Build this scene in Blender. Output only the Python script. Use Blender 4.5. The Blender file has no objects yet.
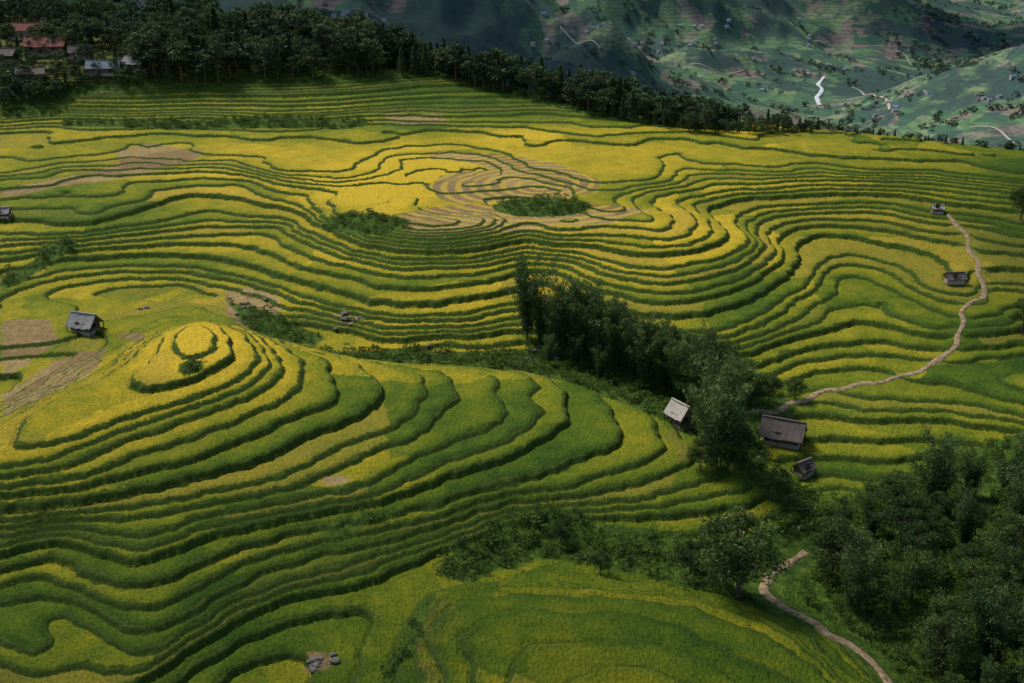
import bpy, math, random
import numpy as np
from mathutils import Vector, Matrix
rng=np.random.default_rng(7); random.seed(7)
scene=bpy.context.scene
# ------------------------------------------------------------------ camera
FPX=1100.0; PITCH=math.radians(22); CH=80.0
cam=bpy.data.cameras.new("camera"); camo=bpy.data.objects.new("camera",cam)
scene.collection.objects.link(camo); scene.camera=camo
cam.sensor_width=36; cam.lens=36*FPX/1024; cam.clip_end=20000; cam.clip_start=0.5
camo.location=(0,0,CH); camo.rotation_euler=(math.pi/2-PITCH,0,0)
# survey helper: bearing of a photographed feature -> direction
def ray(u,v):
    a=(u-512)/FPX; b=(341.5-v)/FPX
    d=np.array([a, math.cos(PITCH)+b*math.sin(PITCH), -math.sin(PITCH)+b*math.cos(PITCH)])
    return d/np.linalg.norm(d)
def atz(u,v,z):
    if z<2: z=2+(z-2)*.66
    d=ray(u,v); t=(z-CH)/d[2]; return d*t+np.array([0,0,CH])
# ------------------------------------------------------------------ noise
def perlin(x,y,seed=0):
    x=np.asarray(x,float); y=np.asarray(y,float)
    xi=np.floor(x).astype(np.int64); yi=np.floor(y).astype(np.int64); xf=x-xi; yf=y-yi
    def g(ix,iy,dx,dy):
        h=(ix*374761393+iy*668265263+seed*1442695041)&0xffffffff
        h=((h^(h>>13))*1274126177)&0xffffffff; h=h^(h>>16)
        a=(h&0xffff)/65536.0*2*math.pi
        return np.cos(a)*dx+np.sin(a)*dy
    u=xf**3*(xf*(xf*6-15)+10); w=yf**3*(yf*(yf*6-15)+10)
    n0=g(xi,yi,xf,yf)*(1-u)+g(xi+1,yi,xf-1,yf)*u
    n1=g(xi,yi+1,xf,yf-1)*(1-u)+g(xi+1,yi+1,xf-1,yf-1)*u
    return (n0*(1-w)+n1*w)*1.5
def sstep(t): t=np.clip(t,0,1); return t*t*(3-2*t)
# ------------------------------------------------------------------ height survey (feature bearing + elevation)
C=[ (200,325,8.6),(195,345,9),(150,362,8.4),(100,390,7.9),(40,425,7.4),(0,445,7),(190,372,8.7),
(-60,470,6),(-60,560,-2),(-60,640,-6),(0,625,-5.6),(40,640,-5.4),(0,683,-7.2),(60,665,-6.4),
(440,575,-8.6),(540,560,-10),(650,562,-11),(740,575,-12.4),(800,545,-13),
(600,683,-2.2),(620,660,-2.9),(400,640,-8.2),(375,683,-8.6),
(850,600,-14),(950,620,-14),(1024,640,-13),(900,683,-14),(1024,540,-10),(900,540,-13),
(200,305,1),(120,330,0.4),(60,335,0.6),(60,370,0),(0,400,-0.5),(100,350,0),(0,340,1.4),(250,312,0),(300,328,-1.8),(350,345,-3),(450,350,-4),(540,357,-5),(600,372,-6.5),(680,400,-9),(745,440,-11),(810,500,-13),
(0,290,2.4),(380,190,10.5),(400,170,10.6),(360,205,10.2),(480,185,10.6),(540,190,10.4),(440,215,10.1),(520,215,10.1),
(560,345,-3),(640,355,-2.8),
(985,290,1.4),(1000,340,-1.8),(1024,380,-3.6),(960,352,-2.8),(880,382,-5),(810,398,-6.8),(745,415,-8),(900,430,-8.6),(1000,410,-6),(850,470,-11.6),(950,470,-11),(1024,440,-8.6),(800,440,-9.8),
(0,128,13.2),(200,124,13.2),(350,124,13.2),(450,125,13.),(540,133,12.9),(650,130,13),(760,136,12.8),(900,148,12.5),(1024,160,12.4),
(80,100,18),(200,98,18.4),(320,98,18),(420,100,16.5),(540,112,14.6),(200,82,22),(320,80,21.5),(440,78,20),(540,92,17),(620,112,15),(40,80,23.5),(120,76,24),(40,50,30),(120,50,30),(250,58,27),(350,55,25.5),(-80,80,24),(-80,140,13),(-80,300,3),(1120,180,12),(1120,300,2),(1120,450,-7),(1150,600,-12)]
CT=[
(12,[(0,148),(80,146),(140,138),(200,137),(245,150),(285,166),(320,152),(370,140),(450,138),(540,146),(600,158),(640,172),(680,158),(760,152),(850,160),(940,166),(1024,174)]),
(9.5,[(0,200),(60,192),(130,184),(200,180),(250,182),(300,196),(322,218),(370,238),(430,243),(500,236),(600,236),(660,238),(700,218),(684,200),(720,188),(800,186),(900,186),(960,192),(1024,200)]),
(7,[(0,234),(80,232),(150,222),(220,214),(290,222),(340,246),(400,258),(470,258),(530,247),(570,254),(620,268),(670,270),(720,258),(748,238),(742,220),(770,206),(810,206),(850,203),(900,205),(945,214),(990,220),(1024,228)]),
(3.5,[(0,272),(60,258),(130,254),(200,256),(260,268),(310,286),(360,300),(430,304),(500,294),(545,285),(590,300),(640,314),(700,312),(760,296),(795,270),(803,248),(825,236),(860,236),(905,245),(940,260),(960,280),(985,272),(1024,268)]),
(0.2,[(110,296),(180,284),(230,290),(290,312),(380,328),(460,330),(530,318),(600,332),(680,346),(745,344),(805,322),(835,298),(850,284),(875,288),(910,306),(935,328),(970,322),(1024,312)]),
(-3.6,[(700,366),(760,370),(820,352),(860,348),(900,356),(940,358),(1024,352)]),
# near hill
(7.6,[(60,430),(120,412),(180,395),(225,375),(243,352),(235,334)]),
(6,[(0,474),(60,460),(120,442),(190,420),(240,395),(272,368),(268,345)]),
(4,[(0,500),(80,492),(160,478),(230,460),(290,432),(335,405),(352,380),(335,358)]),
(2,[(0,522),(100,512),(200,500),(280,485),(350,460),(410,430),(450,400),(435,368)]),
(0,[(0,545),(60,528),(110,540),(160,540),(200,526),(300,507),(360,495),(420,475),(480,445),(530,410),(520,374)]),
(-2,[(0,562),(40,545),(80,552),(130,572),(175,565),(230,540),(300,522),(370,510),(430,496),(490,480),(540,460),(590,425),(592,390)]),
(-4,[(0,584),(45,572),(85,590),(130,618),(170,606),(215,578),(260,556),(310,539),(370,527),(440,515),(500,496),(560,485),(620,465),(655,440),(650,412)]),
(-6.2,[(70,612),(110,645),(140,665),(180,640),(225,606),(270,584),(320,568),(380,550),(440,532),(510,508),(580,505),(640,500),(700,480),(722,453)]),
(-8.6,[(150,683),(190,660),(230,634),(275,612),(320,600),(370,590),(400,575),(450,556),(510,532),(560,524),(620,526),(700,526),(760,516),(787,500)]),
(-10.4,[(220,683),(250,655),(300,636),(340,626)]),
# front knoll, rising towards the viewer
(-3.6,[(535,683),(556,655),(620,640),(690,655),(722,683)]),
(-5,[(480,683),(492,640),(530,612),(600,603),(680,618),(745,650),(775,683)]),
(-6.6,[(430,683),(436,640),(465,600),(530,584),(600,582),(700,600),(780,636),(835,683)])]
for z,pl in CT:
    for i,q in enumerate(pl):
        C.append((q[0],q[1],z))
        if i+1<len(pl):
            q2=pl[i+1]; C.append(((q[0]+q2[0])/2,(q[1]+q2[1])/2,z))
pts=np.array([atz(*c) for c in C])
yex=np.array([-260,-150,-62,-22,29,89,145,180,260]); yey=np.array([500,475,440,408,372,345,314,300,280.])
W=[(-260,470,34),(-150,455,31),(-60,450,26),(-22,425,22),(30,385,16),(90,360,14),(145,335,13),(240,320,12.5),(-300,380,20),(300,300,12),(-120,60,-9),(12,84,2.5),(15,55,5),(60,78,-1),(-50,78,-4),(120,55,-9),(-300,200,2),(300,200,-4),(-200,80,-8),(200,80,-9)]
pts=np.vstack([pts,np.array(W,float)])
S=100.0
A=pts[:,:2]/S
def ker(r2): return 0.5*r2*np.log(r2+1e-12)
N=len(A); d2=((A[:,None]-A[None])**2).sum(-1)
K=ker(d2)+np.eye(N)*0.0010
Pm=np.hstack([np.ones((N,1)),A])
M=np.block([[K,Pm],[Pm.T,np.zeros((3,3))]])
sol=np.linalg.solve(M,np.concatenate([pts[:,2],np.zeros(3)]))
GX0,GX1,GY0,GY1,GS=-330,330,40,560,1.0
gx=np.arange(GX0,GX1+GS,GS); gy=np.arange(GY0,GY1+GS,GS)
XX,YY=np.meshgrid(gx,gy)
H=np.full(XX.shape,sol[N])+sol[N+1]*XX/S+sol[N+2]*YY/S
for i in range(N):
    H+=sol[i]*ker((XX/S-A[i,0])**2+(YY/S-A[i,1])**2)
H=np.clip(H,-18,36)
H+=0.60*perlin(XX/30,YY/30,1)+0.26*perlin(XX/13,YY/13,2)+0.06*perlin(XX/5,YY/5,3)
hs=np.linspace(-30,60,9001)
rho=np.interp(hs,[-30,1,3,7,8.5,13.5,15,60],[1/.74,1/.74,1/.82,1/.80,1/.56,1/.48,1/.8,1/.8])*(1+.40*np.sin(2*math.pi*hs/4.7)*.9+.32*np.sin(2*math.pi*hs/2.13+1.))
phis=np.cumsum(rho)*(hs[1]-hs[0]); phis-=np.interp(0,hs,phis)
def phi(h): return np.interp(h,hs,phis)
def inv(l): return np.interp(l,phis,hs)
def gsamp(G,x,y,cubic=False):
    fx=np.clip((x-GX0)/GS,1.001,G.shape[1]-3.001); fy=np.clip((y-GY0)/GS,1.001,G.shape[0]-3.001)
    ix=fx.astype(int); iy=fy.astype(int); tx=fx-ix; ty=fy-iy
    if not cubic:
        return (G[iy,ix]*(1-tx)+G[iy,ix+1]*tx)*(1-ty)+(G[iy+1,ix]*(1-tx)+G[iy+1,ix+1]*tx)*ty
    def wts(t): return [-.5*t+t*t-.5*t**3,1-2.5*t*t+1.5*t**3,.5*t+2*t*t-1.5*t**3,-.5*t*t+.5*t**3]
    wx=wts(tx); wy=wts(ty); out=0
    for j in range(4):
        row=0
        for i in range(4): row=row+wx[i]*G[iy+j-1,ix+i-1]
        out=out+wy[j]*row
    return out
AX0=np.array([430.,1440.]); AXD=np.array([520.,850.]); AXD/=np.linalg.norm(AXD)
def farh(x,y):
    s=(x-AX0[0])*AXD[1]-(y-AX0[1])*AXD[0]   # + right of stream
    al=(x-AX0[0])*AXD[0]+(y-AX0[1])*AXD[1]
    s=s+60*np.sin(al/210.)+30*np.sin(al/90.)
    d=np.sqrt(s*s+35**2)-35
    z=-205+al*0.01+np.where(s<0,0.30,0.40)*d
    amp=sstep(d/380.)*1.0+0.10
    sp=np.abs(((al+d*.35+60*perlin(x/260,y/260,21))/330.)%2-1)
    z=z+amp*(70*(sp-.5)*sstep(d/500.)+perlin(x/420,y/420,11)*60+perlin(x/190,y/190,12)*44+perlin(x/80,y/80,13)*20+perlin(x/35,y/35,14)*7)
    z=z-amp*np.abs(perlin(x/230+7,y/230,15))*70
    return np.minimum(z,560+perlin(x/500,y/500,16)*120)
def height(x,y,cubic=True):
    near=gsamp(H,x,y,cubic)
    side=sstep((np.abs(x)-300)/60.)
    ye=np.interp(x,yex,yey)
    w=sstep((y-ye+6)/200.)
    back=sstep((60-y)/40.)
    near=near*(1-back)+(-9)*back
    near=near*(1-side)+side*np.clip(near,-14,14)
    return near*(1-w)+farh(x,y)*w
def P(u,v,maxr=6000):
    d=ray(u,v)
    t=np.concatenate([np.arange(60,600,0.5),np.arange(600,maxr,4)])
    x=d[0]*t; y=d[1]*t; z=CH+d[2]*t
    below=z<height(x,y)
    if not below.any(): return None
    i=int(np.argmax(below))
    return np.array([x[i],y[i],float(height(x[i:i+1],y[i:i+1])[0])])
# ------------------------------------------------------------------ masks
def inpoly(X,Y,poly):
    ins=np.zeros(X.shape,bool); n=len(poly)
    for i in range(n):
        x0,y0=poly[i]; x1,y1=poly[(i+1)%n]
        if y0==y1: continue
        c=((Y>=min(y0,y1))&(Y<max(y0,y1)))&(X<(x1-x0)*(Y-y0)/(y1-y0)+x0)
        ins^=c
    return ins
def blur(G,n=1):
    for _ in range(n):
        p=np.pad(G,1,mode='edge')
        G=(p[:-2,1:-1]+p[2:,1:-1]+p[1:-1,:-2]+p[1:-1,2:]+2*p[1:-1,1:-1])/6
    return G
def wpoly(px):
    out=[]
    for q in px:
        p=P(*q)
        if p is not None and p[1]<540: out.append((p[0],p[1]))
    return out
def ell(u,v,a,b,n=20): return [(u+a*math.cos(k/n*6.2832),v+b*math.sin(k/n*6.2832)) for k in range(n)]
def maskof(polys,b=1,world=()):
    m=np.zeros(XX.shape)
    for p in polys:
        w=wpoly(p[0]); 
        if len(w)>2: m=np.maximum(m,inpoly(XX,YY,w)*p[1])
    for p in world: m=np.maximum(m,inpoly(XX,YY,p[0])*p[1])
    return blur(m,b)
soil=maskof([
 ([(432,186),(440,176),(470,170),(500,170),(470,163),(425,156),(440,151),(500,154),(560,164),(600,180),(596,192),(560,198),(500,200),(460,204),(438,198)],1),
 ([(395,216),(430,208),(480,204),(520,210),(590,206),(655,210),(610,224),(540,230),(500,232),(440,238),(405,236)],1),
 ([(115,150),(150,143),(205,150),(195,160),(150,172),(110,180),(60,186),(20,196),(0,198),(0,190),(60,178),(95,172),(120,163)],.8),
 ([(225,290),(262,284),(282,300),(280,318),(250,330),(225,312)],.9),
 ([(0,318),(50,318),(60,340),(20,372),(0,380)],.64),
 ([(0,395),(60,355),(110,345),(95,372),(30,405),(0,418)],.62),
 ([(380,112),(440,114),(450,122),(400,125)],.8),
 ([(520,82),(560,84),(560,92),(525,90)],.5),
 (ell(335,480,14,6),.9),(ell(130,336,14,5),.8),(ell(345,318,16,8),.8),(ell(542,358,26,5),.8),(ell(295,490,16,3),.7),(ell(320,664,16,12),.8),(ell(365,225,12,4),.9)],1,
 [([(-260,350),(-165,356),(-128,372),(-122,392),(-126,470),(-260,490)],.8)])
veg=maskof([
 (ell(365,224,44,11),1),(ell(541,207,48,10),1),(ell(190,367,13,9),1),
 ([(300,345),(400,347),(520,350),(560,330),(620,345),(690,370),(760,392),(800,402),(790,420),(760,432),(770,470),(820,500),(810,520),(770,500),(740,470),(700,440),(640,408),(540,374),(440,364),(350,357)],1),
 ([(225,300),(270,310),(330,335),(300,345),(250,330)],.7),
 ([(500,515),(560,505),(600,520),(700,540),(790,525),(810,550),(780,590),(700,592),(640,572),(540,560),(470,580),(430,572),(460,545)],.95),
 ([(720,590),(780,575),(830,500),(880,480),(1024,430),(1100,430),(1100,760),(930,760),(860,660),(800,620),(760,610)],1),
 ([(300,535),(360,505),(420,500),(400,520),(340,545)],.62),
 ([(370,683),(400,640),(425,590),(440,585),(425,640),(395,683)],.7),
 ([(0,275),(30,262),(45,243),(75,236),(80,244),(55,262),(20,285),(0,292)],.8),
 ([(0,118),(0,85),(70,84),(140,78),(300,78),(400,60),(520,68),(600,98),(690,118),(800,128),(800,136),(690,130),(600,118),(540,92),(440,72),(330,84),(160,86),(80,96),(60,116)],.9),
 ([(60,120),(200,120),(350,118),(380,124),(340,130),(200,130),(60,128)],.7)],2,
 [([(-260,380),(-128,380),(-126,480),(-260,490)],.54)])
RIPE=[(200,350,1.02),(100,420,.92),(20,450,.78),(260,400,.68),(160,460,.66),(60,500,.52),(330,440,.43),(420,175,1.1),(370,200,1.05),(600,160,.8),(540,145,.8),(760,150,.70),(700,240,.82),(640,260,.80),(560,250,.80),(800,320,.48),(740,340,.50),(470,290,.66),(380,270,.66),(250,260,.60),
(170,300,.60),(40,290,.58),(100,245,.5),(40,150,.6),(60,220,.42),(230,180,.75),(300,150,.82),(400,420,.40),(550,430,.38),(620,400,.33),(700,500,.32),(500,480,.31),(900,290,.48),(880,240,.64),(940,260,.64),(960,370,.36),(900,440,.40),(830,460,.34),(250,620,.24),(600,620,.42),(560,590,.47),(680,660,.38),(100,560,.34),(0,650,.26),(400,650,.24),(330,560,.28),
(200,100,.44),(300,95,.40),(450,100,.12),(520,105,.1),(400,85,.14),(950,180,.48),(1010,180,.34),(1020,260,.22),(1000,330,.22),(830,180,.66),(30,330,.5)]
num=np.zeros(XX.shape); den=np.zeros(XX.shape)+1e-9
for u,v,r in RIPE:
    p=P(u,v); w=1.0/(((XX-p[0])**2+(YY-p[1])**2)+60)**1.6
    num+=w*r; den+=w
ripe=num/den
# ------------------------------------------------------------------ paths
def spline(ptsw,step=0.8):
    p=np.array(ptsw); out=[]
    q=np.vstack([2*p[0]-p[1],p,2*p[-1]-p[-2]])
    for i in range(1,len(q)-2):
        n=max(2,int(np.linalg.norm(q[i+1]-q[i])/step))
        for k in range(n):
            t=k/n
            out.append(0.5*((2*q[i])+(-q[i-1]+q[i+1])*t+(2*q[i-1]-5*q[i]+4*q[i+1]-q[i+2])*t*t+(-q[i-1]+3*q[i]-3*q[i+1]+q[i+2])*t**3))
    out.append(p[-1]); return np.array(out)
pathpx=[([(738,418),(755,411),(775,412),(790,404),(805,401),(825,391),(845,389),(860,384),(880,383),(900,376),(918,372),(935,362),(955,347),(958,335),(964,322),(961,312),(970,303),(982,299),(985,287),(979,275),(978,262),(968,248),(968,238),(958,226),(948,214)],1.15),
        ([(806,552),(790,562),(772,574),(764,590),(778,604),(790,611),(815,623),(828,634),(850,645),(875,665),(895,692)],1.5)]
paths=[(spline([P(*q)[:2] for q in pp]),w) for pp,w in pathpx]
pmask=np.zeros(XX.shape)
for sp,w in paths:
    for x,y in sp[::2]:
        i0=int(x-GX0); j0=int(y-GY0)
        if not(5<i0<XX.shape[1]-6 and 5<j0<XX.shape[0]-6): continue
        sl=(slice(j0-4,j0+6),slice(i0-4,i0+6))
        d=np.hypot(XX[sl]-x,YY[sl]-y); pmask[sl]=np.maximum(pmask[sl],1-sstep((d-w*.9)/1.4))
# ------------------------------------------------------------------ mesh helper
def mesh_np(name,v,f,mats,smooth=False,mi=None,attrs=None,link=True):
    me=bpy.data.meshes.new(name)
    v=np.ascontiguousarray(v,dtype=np.float32); f=np.ascontiguousarray(f,dtype=np.int32)
    me.vertices.add(len(v)); me.vertices.foreach_set("co",v.ravel())
    me.loops.add(f.size); me.loops.foreach_set("vertex_index",f.ravel())
    me.polygons.add(len(f)); me.polygons.foreach_set("loop_start",np.arange(0,f.size,4,dtype=np.int32))
    for m in mats: me.materials.append(m)
    if mi is not None: me.polygons.foreach_set("material_index",np.ascontiguousarray(mi,dtype=np.int32))
    me.polygons.foreach_set("use_smooth",np.full(len(f),smooth,dtype=bool))
    for k,a in (attrs or {}).items():
        at=me.attributes.new(k,'FLOAT','POINT'); at.data.foreach_set("value",np.ascontiguousarray(a,dtype=np.float32).ravel())
    me.update(calc_edges=True)
    if not link: return me
    o=bpy.data.objects.new(name,me); scene.collection.objects.link(o); return o
# ------------------------------------------------------------------ node helper
class NT:
    def __init__(s,name,rough=0.9,spec=0.1):
        s.m=bpy.data.materials.new(name); s.m.use_nodes=True; s.t=s.m.node_tree; s.t.nodes.clear()
        s.out=s.t.nodes.new("ShaderNodeOutputMaterial"); s.b=s.t.nodes.new("ShaderNodeBsdfPrincipled")
        s.b.inputs["Roughness"].default_value=rough; s.b.inputs["Specular IOR Level"].default_value=spec
        s.t.links.new(s.b.outputs[0],s.out.inputs[0])
    def n(s,ty,**k):
        nd=s.t.nodes.new(ty)
        for a,b in k.items(): setattr(nd,a,b)
        return nd
    def put(s,sock,v):
        if isinstance(v,(int,float)): sock.default_value=v
        elif isinstance(v,(tuple,list)): sock.default_value=tuple(v)+((1,) if len(v)==3 and sock.type=='RGBA' else ())
        else: s.t.links.new(v,sock)
    def math(s,op,a,b=0.0,c=None,clamp=False):
        nd=s.n("ShaderNodeMath",operation=op,use_clamp=clamp); s.put(nd.inputs[0],a); s.put(nd.inputs[1],b)
        if c is not None: s.put(nd.inputs[2],c)
        return nd.outputs[0]
    def mix(s,f,a,b,bt='MIX'):
        nd=s.n("ShaderNodeMix",data_type='RGBA',blend_type=bt); s.put(nd.inputs[0],f); s.put(nd.inputs[6],a); s.put(nd.inputs[7],b); return nd.outputs[2]
    def attr(s,nm): return s.n("ShaderNodeAttribute",attribute_name=nm).outputs["Fac"]
    def ss(s,x,a,b,lo=0.0,hi=1.0):
        nd=s.n("ShaderNodeMapRange",interpolation_type='SMOOTHSTEP'); s.put(nd.inputs[0],x); s.put(nd.inputs[1],a); s.put(nd.inputs[2],b); s.put(nd.inputs[3],lo); s.put(nd.inputs[4],hi); return nd.outputs[0]
    def noise(s,sc,det=3,vec=None,rough=.55,dist=0.):
        nd=s.n("ShaderNodeTexNoise"); nd.inputs["Scale"].default_value=sc; nd.inputs["Detail"].default_value=det; nd.inputs["Roughness"].default_value=rough; nd.inputs["Distortion"].default_value=dist
        s.t.links.new(vec if vec is not None else s.co(),nd.inputs["Vector"]); return nd.outputs["Fac"]
    def co(s):
        if not hasattr(s,'_c'): s._c=s.n("ShaderNodeTexCoord").outputs["Object"]
        return s._c
    def ramp(s,f,st,interp='LINEAR'):
        nd=s.n("ShaderNodeValToRGB"); nd.color_ramp.interpolation=interp; e=nd.color_ramp.elements
        while len(e)<len(st): e.new(0.5)
        for i,(p,c) in enumerate(st): e[i].position=p; e[i].color=tuple(c)+(1,)
        s.put(nd.inputs[0],f); return nd.outputs[0]
    def col(s,c): s.put(s.b.inputs["Base Color"],c)
    def bump(s,h,st=.5,dist=.1):
        nd=s.n("ShaderNodeBump"); nd.inputs["Strength"].default_value=st; nd.inputs["Distance"].default_value=dist
        s.put(nd.inputs["Height"],h); s.t.links.new(nd.outputs[0],s.b.inputs["Normal"])
# ---- terraces material
T=NT("rice_terrace_ground",.85,.08)
L=T.attr("level"); g=T.attr("slope"); rp=T.attr("ripe"); so=T.attr("soil"); ve=T.attr("veg")
nA=T.noise(1.3,4,rough=.65); nlow=T.noise(.035,3); nmid=T.noise(.3,4); nfine=T.noise(2.2,4,rough=.8); nveg=T.noise(.7,5,rough=.7); nsm=T.noise(6.0,2)
Lp=T.math('MULTIPLY_ADD',T.math('SUBTRACT',nA,.5),T.math('MULTIPLY',g,1.2),L)
fl=T.math('FLOOR',Lp); fr=T.math('SUBTRACT',Lp,fl)
ddn=T.math('DIVIDE',fr,g); dup=T.math('DIVIDE',T.math('SUBTRACT',1.0,fr),g)
riser=T.ss(dup,.35,.65,1.,0.); bund=T.ss(ddn,.25,.5,1.,0.)
vm=T.n("ShaderNodeVectorMath",operation='MULTIPLY_ADD'); 
nv=T.n("ShaderNodeTexNoise"); nv.inputs["Scale"].default_value=.05; T.t.links.new(T.co(),nv.inputs["Vector"])
T.t.links.new(nv.outputs["Color"],vm.inputs[0]); vm.inputs[1].default_value=(18,18,0); T.t.links.new(T.co(),vm.inputs[2])
vor=T.n("ShaderNodeTexVoronoi"); vor.inputs["Scale"].default_value=.026; T.t.links.new(vm.outputs[0],vor.inputs["Vector"])
sep=T.n("ShaderNodeSeparateColor"); T.t.links.new(vor.outputs["Color"],sep.inputs[0])
cmb=T.n("ShaderNodeCombineXYZ"); T.put(cmb.inputs[0],fl); T.put(cmb.inputs[1],T.math('FLOOR',T.math('MULTIPLY',sep.outputs[0],50.)))
wn=T.n("ShaderNodeTexWhiteNoise",noise_dimensions='3D'); T.t.links.new(cmb.outputs[0],wn.inputs["Vector"])
w0=wn.outputs["Value"]
sw=T.n("ShaderNodeSeparateColor"); T.t.links.new(wn.outputs["Color"],sw.inputs[0]); w1=sw.outputs[1]
r=T.math('MULTIPLY_ADD',T.math('SUBTRACT',w0,.5),.40,rp)
r=T.math('MULTIPLY_ADD',T.math('SUBTRACT',nlow,.5),.8,r)
r=T.math('MULTIPLY_ADD',T.math('SUBTRACT',nmid,.5),.55,r)
r=T.math('MULTIPLY_ADD',T.ss(ddn,.3,2.4,1.,0.),-.14,r)
rice=T.ramp(r,[(0,(.030,.070,.007)),(.25,(.076,.120,.008)),(.5,(.165,.178,.010)),(.75,(.31,.248,.014)),(1,(.47,.335,.022))])
rice=T.mix(T.math('MULTIPLY',T.ss(w1,.74,.9),.30),rice,(.29,.20,.038))
rows=T.math('SINE',T.math('MULTIPLY',ddn,12.5)); 
grain=T.math('ADD',T.math('MULTIPLY',nfine,2.2),T.math('MULTIPLY',nsm,.6))
gm=T.math('MULTIPLY_ADD',rows,.07,T.math('SUBTRACT',grain,.38))
cg=T.n("ShaderNodeCombineColor"); [T.put(cg.inputs[i],gm) for i in range(3)]
rice=T.mix(1.,rice,cg.outputs[0],'MULTIPLY')
ris=T.ramp(nfine,[(.3,(.020,.040,.006)),(.55,(.045,.078,.010)),(.75,(.10,.12,.02))])
bun=T.ramp(nfine,[(.35,(.028,.052,.008)),(.6,(.07,.100,.014)),(.8,(.15,.14,.03))])
soc=T.ramp(T.math('ADD',T.math('MULTIPLY',w0,.3),T.math('MULTIPLY',nveg,.8)),[(.2,(.10,.065,.030)),(.5,(.21,.145,.060)),(.8,(.34,.25,.10))])
sc=P(540,186); mp=T.n("ShaderNodeMapping"); mp.inputs["Location"].default_value=(-sc[0],-sc[1],0); T.t.links.new(T.co(),mp.inputs["Vector"])
wv=T.n("ShaderNodeTexWave",wave_type='RINGS',rings_direction='Z'); wv.inputs["Scale"].default_value=.085; wv.inputs["Distortion"].default_value=7.; wv.inputs["Detail"].default_value=3; wv.inputs["Detail Scale"].default_value=.35
T.t.links.new(mp.outputs[0],wv.inputs["Vector"])
ln=T.n("ShaderNodeVectorMath",operation='LENGTH'); T.t.links.new(mp.outputs[0],ln.inputs[0])
soc=T.mix(T.math('MULTIPLY',T.ss(wv.outputs["Fac"],.4,.8,0.,.75),T.ss(ln.outputs["Value"],40.,60.,1.,.0)),soc,(.42,.30,.04))
soc=T.mix(1.,soc,cg.outputs[0],'MULTIPLY')
vec_=T.ramp(nveg,[(.3,(.018,.038,.007)),(.5,(.048,.092,.013)),(.7,(.11,.17,.022))])
som=T.ss(T.math('ADD',so,T.math('MULTIPLY',T.math('SUBTRACT',nmid,.5),.9)),.35,.6)
vem=T.ss(T.math('ADD',ve,T.math('MULTIPLY',T.math('SUBTRACT',nveg,.5),.7)),.4,.62)
c=T.mix(som,rice,soc); c=T.mix(bund,c,bun); c=T.mix(riser,c,ris); c=T.mix(vem,c,vec_)
T.col(c)
T.bump(T.math('ADD',T.math('MULTIPLY',nfine,1.),T.math('MULTIPLY',nsm,.6)),.8,.35)
# ---- far hillside material
F=NT("far_hillside",1.,0.)
n1=F.noise(.004,4,rough=.6); n2=F.noise(.02,5,rough=.65); n3=F.noise(.09,4,rough=.7)
nv=F.n("ShaderNodeTexNoise"); nv.inputs["Scale"].default_value=.012; nv.inputs["Detail"].default_value=4; F.t.links.new(F.co(),nv.inputs["Vector"])
vm=F.n("ShaderNodeVectorMath",operation='MULTIPLY_ADD'); F.t.links.new(nv.outputs["Color"],vm.inputs[0]); vm.inputs[1].default_value=(90,90,90); F.t.links.new(F.co(),vm.inputs[2])
vor=F.n("ShaderNodeTexVoronoi"); vor.inputs["Scale"].default_value=.028; F.t.links.new(vm.outputs[0],vor.inputs["Vector"])
sep=F.n("ShaderNodeSeparateColor"); F.t.links.new(vor.outputs["Color"],sep.inputs[0])
fc=F.ramp(sep.outputs[0],[(0,(.030,.075,.035)),(.35,(.055,.125,.042)),(.55,(.10,.19,.055)),(.72,(.17,.235,.085)),(.88,(.22,.17,.12)),(1,(.20,.13,.10))])
fo=F.ramp(n3,[(.35,(.016,.036,.026)),(.6,(.036,.066,.038))])
fm=F.ss(F.math('ADD',F.math('MULTIPLY',n1,.55),F.math('MULTIPLY',n2,.5)),.475,.54)
cc=F.mix(fm,fo,fc)
cc=F.mix(F.ss(n3,.45,.7,.0,.65),cc,(.026,.055,.034))
geo=F.n("ShaderNodeSeparateXYZ"); F.t.links.new(F.co(),geo.inputs[0])
bd=F.math('FRACT',F.math('MULTIPLY_ADD',geo.outputs[2],.17,F.math('MULTIPLY',n2,2.)))
cc=F.mix(F.math('MULTIPLY',F.ss(bd,.6,.9),.5),cc,(.028,.052,.034))
cc=F.mix(.22,cc,(.11,.16,.19))  # bluish distance haze painted into the base colour
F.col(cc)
# ------------------------------------------------------------------ ground sheet
az=np.concatenate([np.arange(-180,-40,4.),np.arange(-40,-34,.25),np.arange(-34,34,.066),np.arange(34,40,.25),np.arange(40,180.1,4.)])
rr=[15.]
while rr[-1]<7500:
    q=rr[-1]
    if q<85: s=2.
    elif q<480: s=.24+max(0,q-95)*.0009
    elif q<700: s=3.
    else: s=.007*q
    rr.append(q+s)
rr=np.array(rr)
AZ,RR=np.meshgrid(np.radians(az),rr); X=(RR*np.sin(AZ)); Y=(RR*np.cos(AZ))
nr,na=X.shape
Xf=X.ravel(); Yf=Y.ravel()
Z=height(Xf,Yf)
lev=phi(gsamp(H,Xf,Yf,True))
gy_,gx_=np.gradient(phi(blur(H,2)),GS); GG=blur(np.hypot(gx_,gy_),1)
gg=np.maximum(gsamp(GG,Xf,Yf),.03)
lev=lev+gg*(.55*perlin(Xf/3.4,Yf/3.4,41)+.22*perlin(Xf/1.5,Yf/1.5,42))
sm=gsamp(soil,Xf,Yf); vm_=gsamp(veg,Xf,Yf); rp_=gsamp(ripe,Xf,Yf); pm=gsamp(pmask,Xf,Yf)
k=np.floor(lev); f=lev-k
dup_=(1-f)/gg; ddn_=f/gg
rw=np.minimum(.55,.45/gg)
ramp_=sstep(1-dup_/rw)
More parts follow.
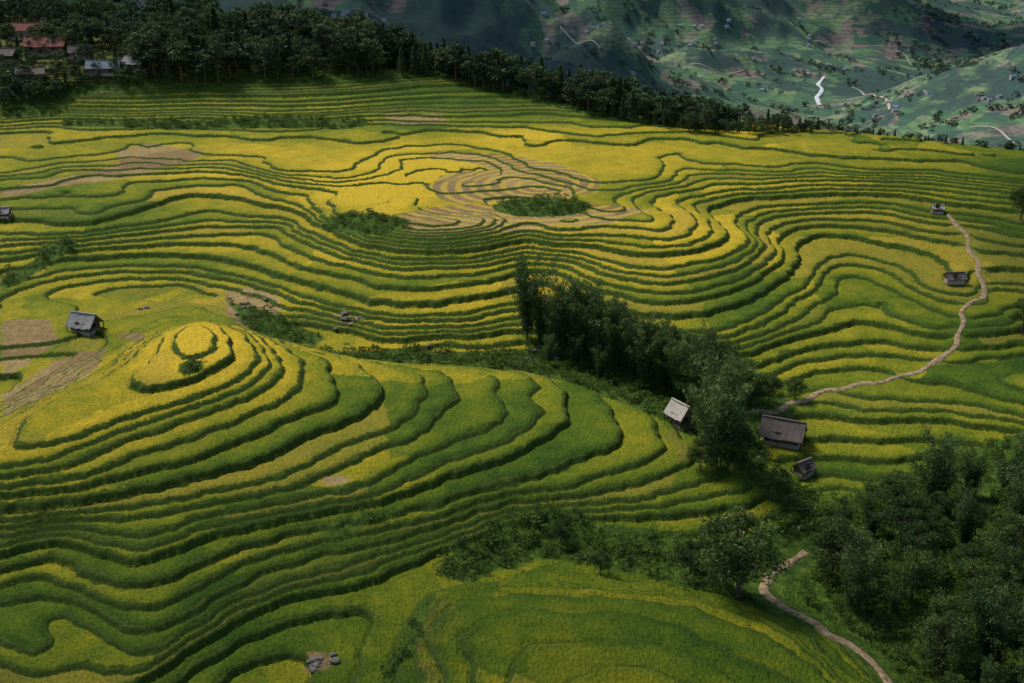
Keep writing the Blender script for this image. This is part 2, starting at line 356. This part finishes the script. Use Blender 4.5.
canopy=sstep((ddn_-.2)/.3)*sstep((dup_-rw)/.3)*(1-sm)*(1-vm_)
zk=inv(k); zt=zk+(inv(k+1)-zk)*ramp_+.26*canopy+.06*sstep(1-ddn_/.4)
yef=np.interp(Xf,yex,yey)
tm=(1-sstep((Yf-yef+3)/14.))*(1-sstep((np.abs(Xf)-285)/12))*sstep((Yf-66)/5.)*(1-pm)*(1-.65*vm_)
RRf=RR.ravel()
jit=rng.normal(0,1,len(Xf))*(.07*canopy+.12*vm_)*(RRf<480)*(1-pm)**2
Z=Z*(1-tm)+zt*tm+jit*(tm>0)
Z+= -0.12*pm
idx=np.arange(nr*na).reshape(nr,na)
fa=np.stack([idx[:-1,:-1],idx[:-1,1:],idx[1:,1:],idx[1:,:-1]],-1).reshape(-1,4)
fa=fa[:,::-1]
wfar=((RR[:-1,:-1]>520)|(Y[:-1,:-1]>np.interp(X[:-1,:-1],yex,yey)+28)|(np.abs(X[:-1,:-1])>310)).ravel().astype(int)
veg_at=np.clip(vm_+sstep((Yf-yef-2)/8.),0,1)
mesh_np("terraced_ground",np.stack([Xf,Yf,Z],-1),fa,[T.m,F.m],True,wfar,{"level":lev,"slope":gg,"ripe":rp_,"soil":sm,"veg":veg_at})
# ------------------------------------------------------------------ ribbons
D=NT("path_dirt",.95,.05); nn=D.noise(1.1,5,rough=.7); D.col(D.ramp(nn,[(.30,(.08,.085,.03)),(.42,(.18,.125,.07)),(.55,(.29,.21,.125)),(.72,(.42,.33,.22))])); D.bump(nn,.5,.1)
def ribbon(name,sp,w,mat,lift=.10,edge=-.14,wob=.6):
    t=np.gradient(sp,axis=0); t/=np.linalg.norm(t,axis=1)[:,None]; nrm=np.stack([-t[:,1],t[:,0]],-1)
    cols=[]
    for kk,o in enumerate(np.linspace(-1,1,7)):
        ww=w*.5*(1+wob*perlin(np.arange(len(sp))/6.,np.full(len(sp),(1 if o>0 else 4)*3.3),5))
        q=sp+nrm*(o*ww)[:,None]; z=height(q[:,0],q[:,1])+(lift if abs(o)<.9 else edge)
        cols.append(np.stack([q[:,0],q[:,1],z],-1))
    v=np.stack(cols,1); n=len(sp); ii=np.arange(n*7).reshape(n,7)
    ff=np.stack([ii[:-1,:-1],ii[:-1,1:],ii[1:,1:],ii[1:,:-1]],-1).reshape(-1,4)
    mesh_np(name,v.reshape(-1,3),ff,[mat],True)
for sp,w in paths: ribbon("dirt_path",sp,w,D.m)
ST=NT("stream_water",.4,.5); ST.col(ST.ramp(ST.noise(.1,3),[(.35,(.32,.37,.35)),(.6,(.62,.65,.65))]))
RD=NT("road_dirt",.9,.1); RD.col((.34,.29,.24))
def farpath(px): 
    o=[P(*q) for q in px]; return [q[:2] for q in o if q is not None]
ribbon("valley_stream",spline(farpath([(824,78),(818,85),(822,91),(817,98),(820,106)]),5),6,ST.m,1.5,1.,.5)
for px,wd in [([(852,88),(862,93),(876,97),(888,104),(889,111)],3.5),([(970,128),(990,128),(1005,136),(1016,146)],2.6),([(895,50),(905,56),(912,66)],2.5),([(560,30),(575,45),(600,52)],1.6),([(690,66),(720,74),(745,72)],1.6)]:
    ribbon("valley_road",spline(farpath(px),6),wd,RD.m,1.2,.8,.3)
# ------------------------------------------------------------------ foliage
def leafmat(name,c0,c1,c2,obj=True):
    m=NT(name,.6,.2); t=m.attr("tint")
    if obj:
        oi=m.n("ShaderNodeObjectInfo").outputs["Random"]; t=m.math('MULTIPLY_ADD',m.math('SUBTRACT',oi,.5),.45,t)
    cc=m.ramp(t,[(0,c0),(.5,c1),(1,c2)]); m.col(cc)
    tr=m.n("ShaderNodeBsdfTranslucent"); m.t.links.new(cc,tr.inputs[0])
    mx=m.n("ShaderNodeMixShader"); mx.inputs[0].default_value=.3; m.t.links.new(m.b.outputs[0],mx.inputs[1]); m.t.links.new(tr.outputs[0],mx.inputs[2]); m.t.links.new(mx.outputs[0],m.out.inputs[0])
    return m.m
LB=leafmat("bamboo_leaves",(.022,.050,.015),(.068,.118,.030),(.16,.21,.055))
LT=leafmat("tree_leaves",(.018,.042,.011),(.058,.105,.020),(.14,.20,.038))
LF=leafmat("forest_leaves",(.016,.038,.017),(.046,.082,.027),(.11,.16,.045),False)
LW=leafmat("distant_woodland_leaves",(.025,.05,.035),(.042,.075,.046),(.07,.11,.06),False)
LS=leafmat("shrub_leaves",(.03,.065,.010),(.085,.155,.018),(.18,.27,.03),False)
Bk=NT("bark",.9,.1); Bk.col(Bk.ramp(Bk.noise(4,3),[(.3,(.06,.045,.03)),(.7,(.14,.11,.08))]))
Cu=NT("bamboo_culm",.5,.3); Cu.col((.10,.13,.04))
def tube(p,r0,r1,n=6):
    p=np.array(p); m=len(p); V=[]
    for i in range(m):
        d=p[min(i+1,m-1)]-p[max(i-1,0)]; d=d/np.linalg.norm(d)
        a=np.cross(d,[0.3,.9,.1]); a/=np.linalg.norm(a); b=np.cross(d,a)
        r=r0+(r1-r0)*i/(m-1)
        for k in range(n):
            th=2*math.pi*k/n; V.append(p[i]+r*(a*math.cos(th)+b*math.sin(th)))
    Fc=[(i*n+k,i*n+(k+1)%n,(i+1)*n+(k+1)%n,(i+1)*n+k) for i in range(m-1) for k in range(n)]
    return np.array(V),np.array(Fc)
def leaves(c,size,asp=.45,down=0.):
    n=len(c); a=rng.normal(size=(n,3)); a[:,2]-=down; a/=np.linalg.norm(a,axis=1)[:,None]
    b=rng.normal(size=(n,3)); b-=a*(a*b).sum(1)[:,None]; b/=np.linalg.norm(b,axis=1)[:,None]
    s=(size*rng.uniform(.6,1.3,n))[:,None]
    V=np.stack([c-a*s*.5,c+b*s*asp*.5,c+a*s*.5,c-b*s*asp*.5],1).reshape(-1,3)
    return V,np.arange(4*n).reshape(n,4)
class Acc:
    def __init__(s): s.v=[];s.f=[];s.m=[];s.t=[];s.n=0
    def add(s,V,Fc,mi,tint):
        s.v.append(V);s.f.append(Fc+s.n);s.m.append(np.full(len(Fc),mi));s.t.append(np.broadcast_to(tint,(len(V),)).astype(float));s.n+=len(V)
    def arr(s): return np.vstack(s.v),np.vstack(s.f),np.concatenate(s.m),np.concatenate(s.t)
def broadleaf(h,ncl,nl,ls,spread=.34):
    a=Acc(); lean=rng.normal(0,.04*h,2)
    top=np.array([lean[0],lean[1],h*.72])
    tr=[np.array([0,0,-.8]),np.array([lean[0]*.2,lean[1]*.2,h*.25]),np.array([lean[0]*.6,lean[1]*.6,h*.5]),top]
    V,Fc=tube(tr,h*.028,h*.008); a.add(V,Fc,0,.5)
    for i in range(ncl):
        th=i*2.4+rng.uniform(0,.8); zz=rng.uniform(.34,1.0)**.9
        rad=h*spread*math.sqrt(max(.05,1-((zz-.55)/.5)**2))*rng.uniform(.55,1.1)
        c=np.array([lean[0]*zz+rad*math.cos(th),lean[1]*zz+rad*math.sin(th),h*(zz-.04)])
        st=tr[1]+(top-tr[1])*min(1,max(0,(zz-.35)*1.1)); mid=(st+c)/2+np.array([0,0,.04*h])
        V,Fc=tube([st,mid,c],h*.010,h*.003,4); a.add(V,Fc,0,.5)
        R=h*rng.uniform(.075,.15); d=rng.normal(size=(nl,3)); d/=np.linalg.norm(d,axis=1)[:,None]
        q=d*(R*rng.uniform(.35,1.15,nl)**.7)[:,None]; q[:,2]*=.65
        V,Fc=leaves(c+q,ls); base=rng.uniform(.1,.65)
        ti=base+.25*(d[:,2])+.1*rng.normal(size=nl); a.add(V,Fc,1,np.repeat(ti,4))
    return a.arr()
def bamboo(h,nc,nl,ls):
    a=Acc()
    for i in range(nc):
        th=rng.uniform(0,6.28); b=rng.uniform(0,1.1)*np.array([math.cos(th),math.sin(th)])
        th+=rng.normal(0,.5); out=rng.uniform(.06,.28)*h; hh=h*rng.uniform(.5,1.); P_=[]
        for t in np.linspace(0,1,8):
            o=out*t**2.2; P_.append(np.array([b[0]+o*math.cos(th),b[1]+o*math.sin(th),-.5+(hh+.5)*(t-.16*t**5)/.84]))
        V,Fc=tube(P_,.05,.01,4); a.add(V,Fc,0,.5)
        P_=np.array(P_); tt=.18+.82*rng.uniform(0,1,nl)**.8; x=tt*7; ii=np.minimum(x.astype(int),6); fr_=(x-ii)[:,None]
        c=P_[ii]*(1-fr_)+P_[ii+1]*fr_
        sp=(.25+.75*np.sin(np.clip(tt,0,1)*math.pi*.9))*.07*h
        d=rng.normal(size=(nl,3))*np.array([1,1,.7]); c=c+d*(sp*.6)[:,None]; 
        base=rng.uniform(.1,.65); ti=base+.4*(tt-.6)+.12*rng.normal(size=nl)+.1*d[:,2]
        V,Fc=leaves(c,ls,.35,.7); a.add(V,Fc,1,np.repeat(ti,4))
    return a.arr()
def mk(tpl,name,mats): v,f,m,t=tpl; return mesh_np(name,v,f,mats,False,m,{"tint":t},link=False)
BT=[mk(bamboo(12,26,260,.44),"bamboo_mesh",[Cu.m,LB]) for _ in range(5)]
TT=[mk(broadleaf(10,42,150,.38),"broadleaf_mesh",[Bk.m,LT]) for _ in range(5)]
def place(meshes,name,p,h,h0,wid=1.):
    o=bpy.data.objects.new(name,random.choice(meshes)); scene.collection.objects.link(o)
    s=h/h0; o.location=(p[0],p[1],p[2]-.3); o.scale=(s*wid,s*wid,s); o.rotation_euler=(0,0,random.uniform(0,6.28)); return o
for u,v,h in [(529,338,18),(541,346,12),(552,350,13),(566,352,15),(580,356,16),(590,345,12),(600,364,16),(613,371,13),(562,342,12),(628,376,12),(612,352,11),(644,384,12),(660,390,11),(640,366,11),(678,396,12),(697,402,13),(714,468,18),(707,446,15),(724,456,14),(716,430,15),(700,385,12),(672,376,11),(600,378,7),(575,366,7),(550,365,7),(660,370,11),(732,440,11)]:
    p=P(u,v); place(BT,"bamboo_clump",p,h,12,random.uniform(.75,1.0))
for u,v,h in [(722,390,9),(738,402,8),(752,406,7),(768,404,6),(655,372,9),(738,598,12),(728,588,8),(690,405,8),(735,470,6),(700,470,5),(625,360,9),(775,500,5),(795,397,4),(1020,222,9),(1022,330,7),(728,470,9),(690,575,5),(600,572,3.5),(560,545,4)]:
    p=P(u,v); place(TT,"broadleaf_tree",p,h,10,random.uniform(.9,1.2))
poly=[(822,560),(835,530),(870,515),(930,500),(980,480),(1060,460),(1080,720),(940,720),(915,650),(870,625),(830,600)]
placed=[]; tries=0
while len(placed)<50 and tries<4000:
    tries+=1; u=random.uniform(800,1080); v=random.uniform(440,720)
    if not inpoly(np.array([u]),np.array([v]),poly)[0]: continue
    p=P(u,v)
    if any((p[0]-q[0])**2+(p[1]-q[1])**2<3.8**2 for q in placed): continue
    placed.append(p)
    if random.random()<.6: place(BT,"bamboo_clump",p,random.uniform(4,13),12,random.uniform(.85,1.15))
    else: place(TT,"broadleaf_tree",p,random.uniform(4,9),10,random.uniform(1,1.3))
def merge(tpls,insts,name,mats):
    V=[];Fs=[];Ms=[];Ts=[];n=0
    for (p,h,h0,w) in insts:
        v,f,m,t=tpls[rng.integers(len(tpls))]; a=rng.uniform(0,6.28); s=h/h0; c_,s_=math.cos(a),math.sin(a)
        x=(v[:,0]*c_-v[:,1]*s_)*s*w+p[0]; y=(v[:,0]*s_+v[:,1]*c_)*s*w+p[1]; z=v[:,2]*s+p[2]-.2
        V.append(np.stack([x,y,z],-1));Fs.append(f+n);Ms.append(m);Ts.append(t+rng.uniform(-.25,.25));n+=len(v)
    return mesh_np(name,np.vstack(V),np.vstack(Fs),mats,False,np.concatenate(Ms),{"tint":np.concatenate(Ts)})
FT=[broadleaf(10,26,46,.75) for _ in range(5)]
FC=[]
for _ in range(3):
    a=Acc(); V,Fc=tube([(0,0,-.5),(0,0,5),(0,0,9.8)],.18,.04); a.add(V,Fc,0,.5)
    zz=rng.uniform(.12,1,700)**.9; R=(1-zz)*1.9+.15; th=rng.uniform(0,6.28,700); rd=R*rng.uniform(.3,1.1,700)
    c=np.stack([rd*np.cos(th),rd*np.sin(th),zz*10-.2*rd],-1); V,Fc=leaves(c,.75,.5,.5); a.add(V,Fc,1,np.repeat(.25+.3*rng.random(700),4)); FC.append(a.arr())
SB=[broadleaf(2,12,26,.26,.5) for _ in range(4)]
FW=[broadleaf(10,7,12,2.2) for _ in range(5)]
def scat(poly,n,hr,md,ymax=520,hf=None):
    xs=[q[0] for q in poly]; ys=[q[1] for q in poly]; out=[]; t=0
    while len(out)<n and t<n*12:
        t+=1; u=random.uniform(min(xs),max(xs)); v=random.uniform(min(ys),max(ys))
        if not inpoly(np.array([u]),np.array([v]),poly)[0]: continue
        p=P(u,v)
        if p is None or p[1]>ymax: continue
        if any((p[0]-q[0][0])**2+(p[1]-q[0][1])**2<md*md for q in out): continue
        hh=random.uniform(*hr)*(hf(p[0]) if hf else 1)
        out.append((p,hh,10,random.uniform(.9,1.3)))
    return out
forest=scat([(140,74),(160,52),(230,45),(310,42),(390,52),(405,70),(330,80),(250,80),(180,84)],150,(5,15),2.5)
for _ in range(170):
    x=random.uniform(-250,-40); y=random.uniform(425,475)
    if y>np.interp(x,yex,yey)+5: continue
    z=float(height(np.array([x]),np.array([y]))[0]); forest.append((np.array([x,y,z]),random.uniform(5,14),10,1.1))
forest+=scat([(0,110),(60,100),(80,88),(0,88)],34,(2.5,6),2)
forest+=scat([(0,60),(150,48),(150,40),(0,40)],34,(5,11),3)
forest+=scat([(0,96),(160,86),(150,58),(0,62)],60,(2.5,6.5),3)
merge(FT+FC[:1],forest,"hilltop_forest",[Bk.m,LF])
hf=lambda x: float(np.interp(x,[-60,20,45,90,150],[1,1.15,.8,.4,.3]))
row=scat([(400,66),(470,66),(540,82),(600,98),(690,120),(760,130),(800,132),(800,136),(700,133),(640,124),(590,114),(540,94),(480,78),(400,76)],140,(4,11),2.2,hf=hf)
for _ in range(190):
    x=random.uniform(-45,95); y=np.interp(x,yex,yey)+random.uniform(-8,5)
    z=float(height(np.array([x]),np.array([y]))[0]); row.append((np.array([x,y,z]),random.uniform(5,12)*hf(x),10,1.1))
for _ in range(90):
    x=random.uniform(90,175); y=np.interp(x,yex,yey)+random.uniform(-1,5)
    z=float(height(np.array([x]),np.array([y]))[0]); row.append((np.array([x,y,z]),random.uniform(1.2,3.2),10,1.2))
merge(FT+FC,row,"distant_tree_row",[Bk.m,LF])
wood=[]
while len(wood)<6500:
    x=random.uniform(-900,1500); y=random.uniform(800,3200)
    if abs(x)>y*.62+50: continue
    if float(perlin(x/140.,y/140.,31))+.7*float(perlin(x/45.,y/45.,32))<.16: continue
    z=float(height(np.array([x]),np.array([y]))[0]); wood.append((np.array([x,y,z-1]),random.uniform(4,9),10,1.6))
merge(FW,wood,"distant_woodland",[Bk.m,LW])
cand=[]; 
ii=np.argwhere(veg>.55)
for _ in range(4800):
    j,i=ii[rng.integers(len(ii))]; x=gx[i]+rng.uniform(-.5,.5); y=gy[j]+rng.uniform(-.5,.5)
    if gsamp(pmask,np.array([x]),np.array([y-.8]))[0]>.02 or gsamp(pmask,np.array([x]),np.array([y+1.6]))[0]>.05: continue
    if y>360 and rng.random()<.5: continue
    z=float(height(np.array([x]),np.array([y]))[0]); cand.append((np.array([x,y,z]),rng.uniform(.5,1.8) ,2,rng.uniform(.9,1.5)))
merge(SB,cand,"undergrowth",[Bk.m,LS])
# ------------------------------------------------------------------ huts
def mat_roof(name,c0,c1,sc=6):
    m=NT(name,.75,.2); w=m.n("ShaderNodeTexWave"); w.inputs["Scale"].default_value=sc; w.inputs["Distortion"].default_value=.4; m.t.links.new(m.co(),w.inputs["Vector"])
    x=m.math('ADD',m.math('MULTIPLY',w.outputs["Fac"],.35),m.math('MULTIPLY',m.noise(1.4,5,rough=.7),.8)); m.col(m.ramp(x,[(.25,c0),(.85,c1)])); m.bump(w.outputs["Fac"],.5,.05); return m.m
RG=mat_roof("weathered_roof",(.12,.115,.11),(.36,.35,.34)); RBr=mat_roof("brown_roof",(.06,.045,.035),(.20,.165,.14)); RW=mat_roof("pale_roof",(.28,.24,.19),(.55,.50,.42)); RR_=mat_roof("red_roof",(.13,.042,.033),(.27,.10,.075)); RBl=mat_roof("blue_grey_roof",(.10,.12,.145),(.22,.26,.30))
WD=mat_roof("timber_wall",(.06,.04,.025),(.20,.14,.09),9); WP=NT("plaster_wall",.9,.1); WP.col(WP.ramp(WP.noise(1.,4),[(.3,(.26,.21,.16)),(.7,(.38,.33,.27))])); DK=NT("dark_opening",.8,.1); DK.col((.015,.012,.01)); DR=mat_roof("door_wood",(.05,.03,.02),(.12,.08,.05),12)
def part(par,name,mat,v,f):
    me=bpy.data.meshes.new(name); me.from_pydata([tuple(q) for q in v],[],f); me.materials.append(mat); me.update()
    o=bpy.data.objects.new(name,me); scene.collection.objects.link(o); o.parent=par; return o
def box(par,name,mat,c,s):
    x,y,z=c;a,b,d=s[0]/2,s[1]/2,s[2]/2
    v=[(x+i*a,y+j*b,z+k*d) for i in(-1,1) for j in(-1,1) for k in(-1,1)]
    return part(par,name,mat,v,[(0,1,3,2),(4,6,7,5),(0,4,5,1),(2,3,7,6),(0,2,6,4),(1,5,7,3)])
def house(name,p,L_,W_,hw,rh,yaw,roof,wall,ov=.7):
    e=bpy.data.objects.new(name,None); scene.collection.objects.link(e); e.location=(p[0],p[1],p[2]-.1); e.rotation_euler=(0,0,math.radians(yaw))
    box(e,"stone_base",WP.m,(0,0,.05),(L_+.3,W_+.3,.9))
    l,w=L_/2,W_/2; z0=.5; z1=z0+hw
    v=[(-l,-w,z0),(l,-w,z0),(l,w,z0),(-l,w,z0),(-l,-w,z1),(l,-w,z1),(l,w,z1),(-l,w,z1),(-l,0,z1+rh-.06),(l,0,z1+rh-.06)]
    part(e,"walls",wall,v,[(0,1,5,4),(2,3,7,6),(1,2,6,9,5),(3,0,4,8,7)])
    sl=rh/w; n=14
    for sgn,nm in((-1,"roof_front"),(1,"roof_back")):
        v=[];f=[]
        for i in range(n+1):
            x=-l-ov+(2*l+2*ov)*i/n; sag=-.12*math.sin(math.pi*i/n)+random.uniform(-.04,.04)
            for yy,zz in((0,z1+rh),(sgn*(w+ov)*.5,z1+rh-sl*(w+ov)*.5-.05),(sgn*(w+ov),z1+rh-sl*(w+ov)+random.uniform(-.1,.1))):
                v+=[(x,yy,zz+sag),(x,yy,zz+sag+.10)]
        for i in range(n):
            a=i*6;b=a+6
            for q in(0,2): f+=[(a+q+1,a+q+3,b+q+3,b+q+1),(a+q,b+q,b+q+2,a+q+2)]
            f+=[(a+4,b+4,b+5,a+5)]
        f+=[(0,2,3,1),(2,4,5,3),(n*6,n*6+1,n*6+3,n*6+2),(n*6+2,n*6+3,n*6+5,n*6+4)]
        part(e,nm,roof,v,f)
    box(e,"ridge_cap",roof,(0,0,z1+rh+.11),(2*l+2*ov,.35,.1))
    box(e,"door",DR,(-l*.2,-w-.03,z0+.95),(1.,.08,1.9))
    box(e,"window_1",DK.m,(l*.5,-w-.025,z0+hw*.6),(.9,.06,.7)); 
    if L_>6: box(e,"window_2",DK.m,(-l*.65,-w-.025,z0+hw*.6),(.9,.06,.7))
    box(e,"side_window",DK.m,(l+.025,0,z0+hw*.6),(.06,.8,.6))
    for i,(sx,sy) in enumerate(((-1,-1),(1,-1),(1,1),(-1,1))):
        box(e,"post_%d"%(i+1),DR,(sx*(l+ov*.7),sy*(w+ov*.6),(z1+rh-sl*(w+ov*.6))/2-.2),(.14,.14,z1+rh-sl*(w+ov*.6)-.05))
    return e
house("timber_hut",P(86,331),4.4,3.2,1.6,1.6,-18,RG,WD)
house("timber_hut",P(679,424),3.3,2.6,1.9,1.6,-55,RW,WD,.5)
house("timber_barn",P(782,441),5.8,3.4,1.8,1.8,-24,RBr,WD,.8)
house("field_shed",P(803,473),2.6,2.,.9,.9,35,RBr,WD,.4)
house("field_shed",P(937,213),2.4,1.5,.9,.6,-8,RW,WD,.3)
house("field_shed",P(954,281),3.4,2.,.7,.8,5,RBr,WD,.5)
house("field_shed",P(3,217),3.2,2.4,1.0,.9,5,RG,WD,.4)
house("farmhouse",P(529,84),5,4.,2.3,1.6,-50,RR_,WP.m)
for u,v,a,b,c_,e_,yw,rf,wl in [(48,54,13,7,3,2.4,4,RR_,WD),(28,38,10,6,3,2,0,RR_,WP.m),(105,74,10,5.,2.2,1.8,6,RBl,WD),(136,70,6,5,2.4,1.8,-10,RG,WD),(32,80,8,4.5,2.2,1.4,14,RBr,WD),(278,52,12,5,2.4,1.4,5,RBr,WP.m),(80,58,6,4,2.2,1.6,20,RBr,WP.m),(8,62,6,4.5,2.4,1.6,-6,RBr,WD),(165,50,7,4.5,2.6,1.6,12,RBr,WP.m)]:
    house("farmhouse",P(u,v),a,b,c_,e_,yw,rf,wl)
HW=NT("distant_house_walls",.9,.1); HW.col((.38,.36,.34)); HR1=NT("distant_roof_grey",.8,.1); HR1.col((.24,.25,.27)); HR2=NT("distant_roof_blue",.8,.1); HR2.col((.14,.22,.38))
V=[];Fs=[];Ms=[]
cl=[(330,18),(372,22),(360,20),(345,14),(560,20),(600,30),(640,48),(700,40),(690,28),(760,60),(770,90),(800,78),(850,70),(895,48),(905,60),(930,90),(960,60),(985,100),(880,110),(540,45),(660,75),(740,30),(1000,70),(820,45)]
for u,v in cl:
    for _ in range(random.randint(1,4)):
        p=P(u+random.gauss(0,9),v+random.gauss(0,3.5))
        if p is None or p[1]<600: continue
        a=random.uniform(-.8,.8); L2,W2,h2=random.uniform(2.2,4.2),random.uniform(1.8,2.5),random.uniform(1.6,2.6)
        b=[(-L2,-W2,-2),(L2,-W2,-2),(L2,W2,-2),(-L2,W2,-2),(-L2,-W2,h2),(L2,-W2,h2),(L2,W2,h2),(-L2,W2,h2),(-L2,0,h2+1.8),(L2,0,h2+1.8)]
        n0=len(V)
        V+=[(p[0]+x*math.cos(a)-y*math.sin(a),p[1]+x*math.sin(a)+y*math.cos(a),p[2]+z) for x,y,z in b]
        for q,mi in [((0,1,5,4),0),((1,2,6,5),0),((2,3,7,6),0),((3,0,4,7),0),((4,5,9,8),1),((6,7,8,9),1)]: Fs.append([n0+i for i in q]); Ms.append(mi if mi==0 else random.choice((1,1,1,1,2)))
        Fs+= [[n0+5,n0+6,n0+9],[n0+7,n0+4,n0+8]]; Ms+=[0,0]
me=bpy.data.meshes.new("distant_village"); me.from_pydata(V,[],Fs); [me.materials.append(m.m) for m in (HW,HR1,HR2)]; me.polygons.foreach_set("material_index",Ms); me.update()
scene.collection.objects.link(bpy.data.objects.new("distant_village",me))
# ------------------------------------------------------------------ rocks
RK=NT("rock",.95,.1); RK.col(RK.ramp(RK.noise(1.5,5,rough=.7),[(.3,(.07,.06,.05)),(.7,(.24,.21,.18))])); RK.bump(RK.noise(3,4),.6,.2)
def rocks(px,n,spread,size):
    p0=P(*px); V=[];Fs=[];nn=0
    for _ in range(n):
        x,y=p0[0]+random.gauss(0,spread),p0[1]+random.gauss(0,spread); z=float(height(np.array([x]),np.array([y]))[0])
        m,k_=9,7; s=size*random.uniform(.4,1.2); sc=[random.uniform(.7,1.4),random.uniform(.7,1.2),random.uniform(.35,.6)]; sd=random.randint(0,9999)
        th,ph=np.meshgrid(np.linspace(0,2*math.pi,m+1),np.linspace(0,math.pi,k_)); d=np.stack([np.sin(ph)*np.cos(th),np.sin(ph)*np.sin(th),np.cos(ph)],-1)
        rad=1+.45*perlin(d[...,0]*1.7+sd,d[...,1]*1.7+d[...,2]*1.3,sd)
        v=(d*rad[...,None]*np.array(sc)*s).reshape(-1,3)+np.array([x,y,z+.15*s]); i_=np.arange(k_*(m+1)).reshape(k_,m+1)
        Fs.append(np.stack([i_[:-1,:-1],i_[1:,:-1],i_[1:,1:],i_[:-1,1:]],-1).reshape(-1,4)+nn); V.append(v); nn+=len(v)
    mesh_np("rock_outcrop",np.vstack(V),np.vstack(Fs),[RK.m],False)
for px,n,s,z in [((250,305),10,2.5,.6),((143,309),5,1.,.5),((345,320),9,1.6,.6),((435,349),5,1.3,.5),((545,358),10,2.6,.6),((320,667),9,.8,.55),((752,456),10,2,.4),((805,508),10,2.2,.4)]:
    rocks(px,n,s,z)
# ------------------------------------------------------------------ light
az_s=math.radians(-50); el=math.radians(54)
w=bpy.data.worlds.new("World"); scene.world=w; w.use_nodes=True; nt=w.node_tree
sky=nt.nodes.new("ShaderNodeTexSky"); sky.sky_type='NISHITA'; sky.sun_disc=False; sky.sun_elevation=el; sky.sun_rotation=az_s
bg=nt.nodes["Background"]; bg.inputs[1].default_value=.14; nt.links.new(sky.outputs[0],bg.inputs[0])
sl=bpy.data.lights.new("sun","SUN"); sl.energy=4.3; sl.angle=math.radians(18); sl.color=(1,.93,.82)
so_=bpy.data.objects.new("sun",sl); scene.collection.objects.link(so_)
d=Vector((math.sin(az_s)*math.cos(el),math.cos(az_s)*math.cos(el),math.sin(el))); so_.rotation_euler=d.to_track_quat('Z','Y').to_euler(); so_.location=(0,0,300)
# unseen puffy blockers added overhead; their shadows darken foreground, edges and far slopes
CL=NT("shade_blocker_white",1.,0.); CL.col((.8,.8,.82))
def shade_blocker(gx_,gy_,rx,ry,zc=450):
    off=Vector((d.x,d.y))/d.z*zc; cx,cy=gx_+off.x,gy_+off.y; V=[];Fs=[];nn=0; m,k_=16,9
    th,ph=np.meshgrid(np.linspace(0,2*math.pi,m+1),np.linspace(0,math.pi,k_)); D3=np.stack([np.sin(ph)*np.cos(th),np.sin(ph)*np.sin(th),np.cos(ph)],-1)
    for _ in range(22):
        a=random.uniform(0,6.28); q=math.sqrt(random.random()); R=random.uniform(.25,.45)
        sd=random.randint(0,999); rad=1+.3*perlin(D3[...,0]*2+sd,D3[...,1]*2+D3[...,2]*2,sd)
        v=(D3*rad[...,None]*np.array([rx*R,ry*R,min(rx,ry)*R*.6])).reshape(-1,3)+np.array([cx+rx*q*math.cos(a)*.8,cy+ry*q*math.sin(a)*.8,zc+random.uniform(0,12)])
        i_=np.arange(k_*(m+1)).reshape(k_,m+1); Fs.append(np.stack([i_[:-1,:-1],i_[1:,:-1],i_[1:,1:],i_[:-1,1:]],-1).reshape(-1,4)+nn); V.append(v); nn+=len(v)
    mesh_np("shade_blocker",np.vstack(V),np.vstack(Fs),[CL.m],True)
shade_blocker(10,22,165,62); shade_blocker(-190,485,120,70); shade_blocker(190,210,55,90)
shade_blocker(-150,1250,380,260,600); shade_blocker(950,2350,450,280,600)
scene.view_settings.view_transform='Standard'; scene.view_settings.look='None'; scene.view_settings.exposure=0
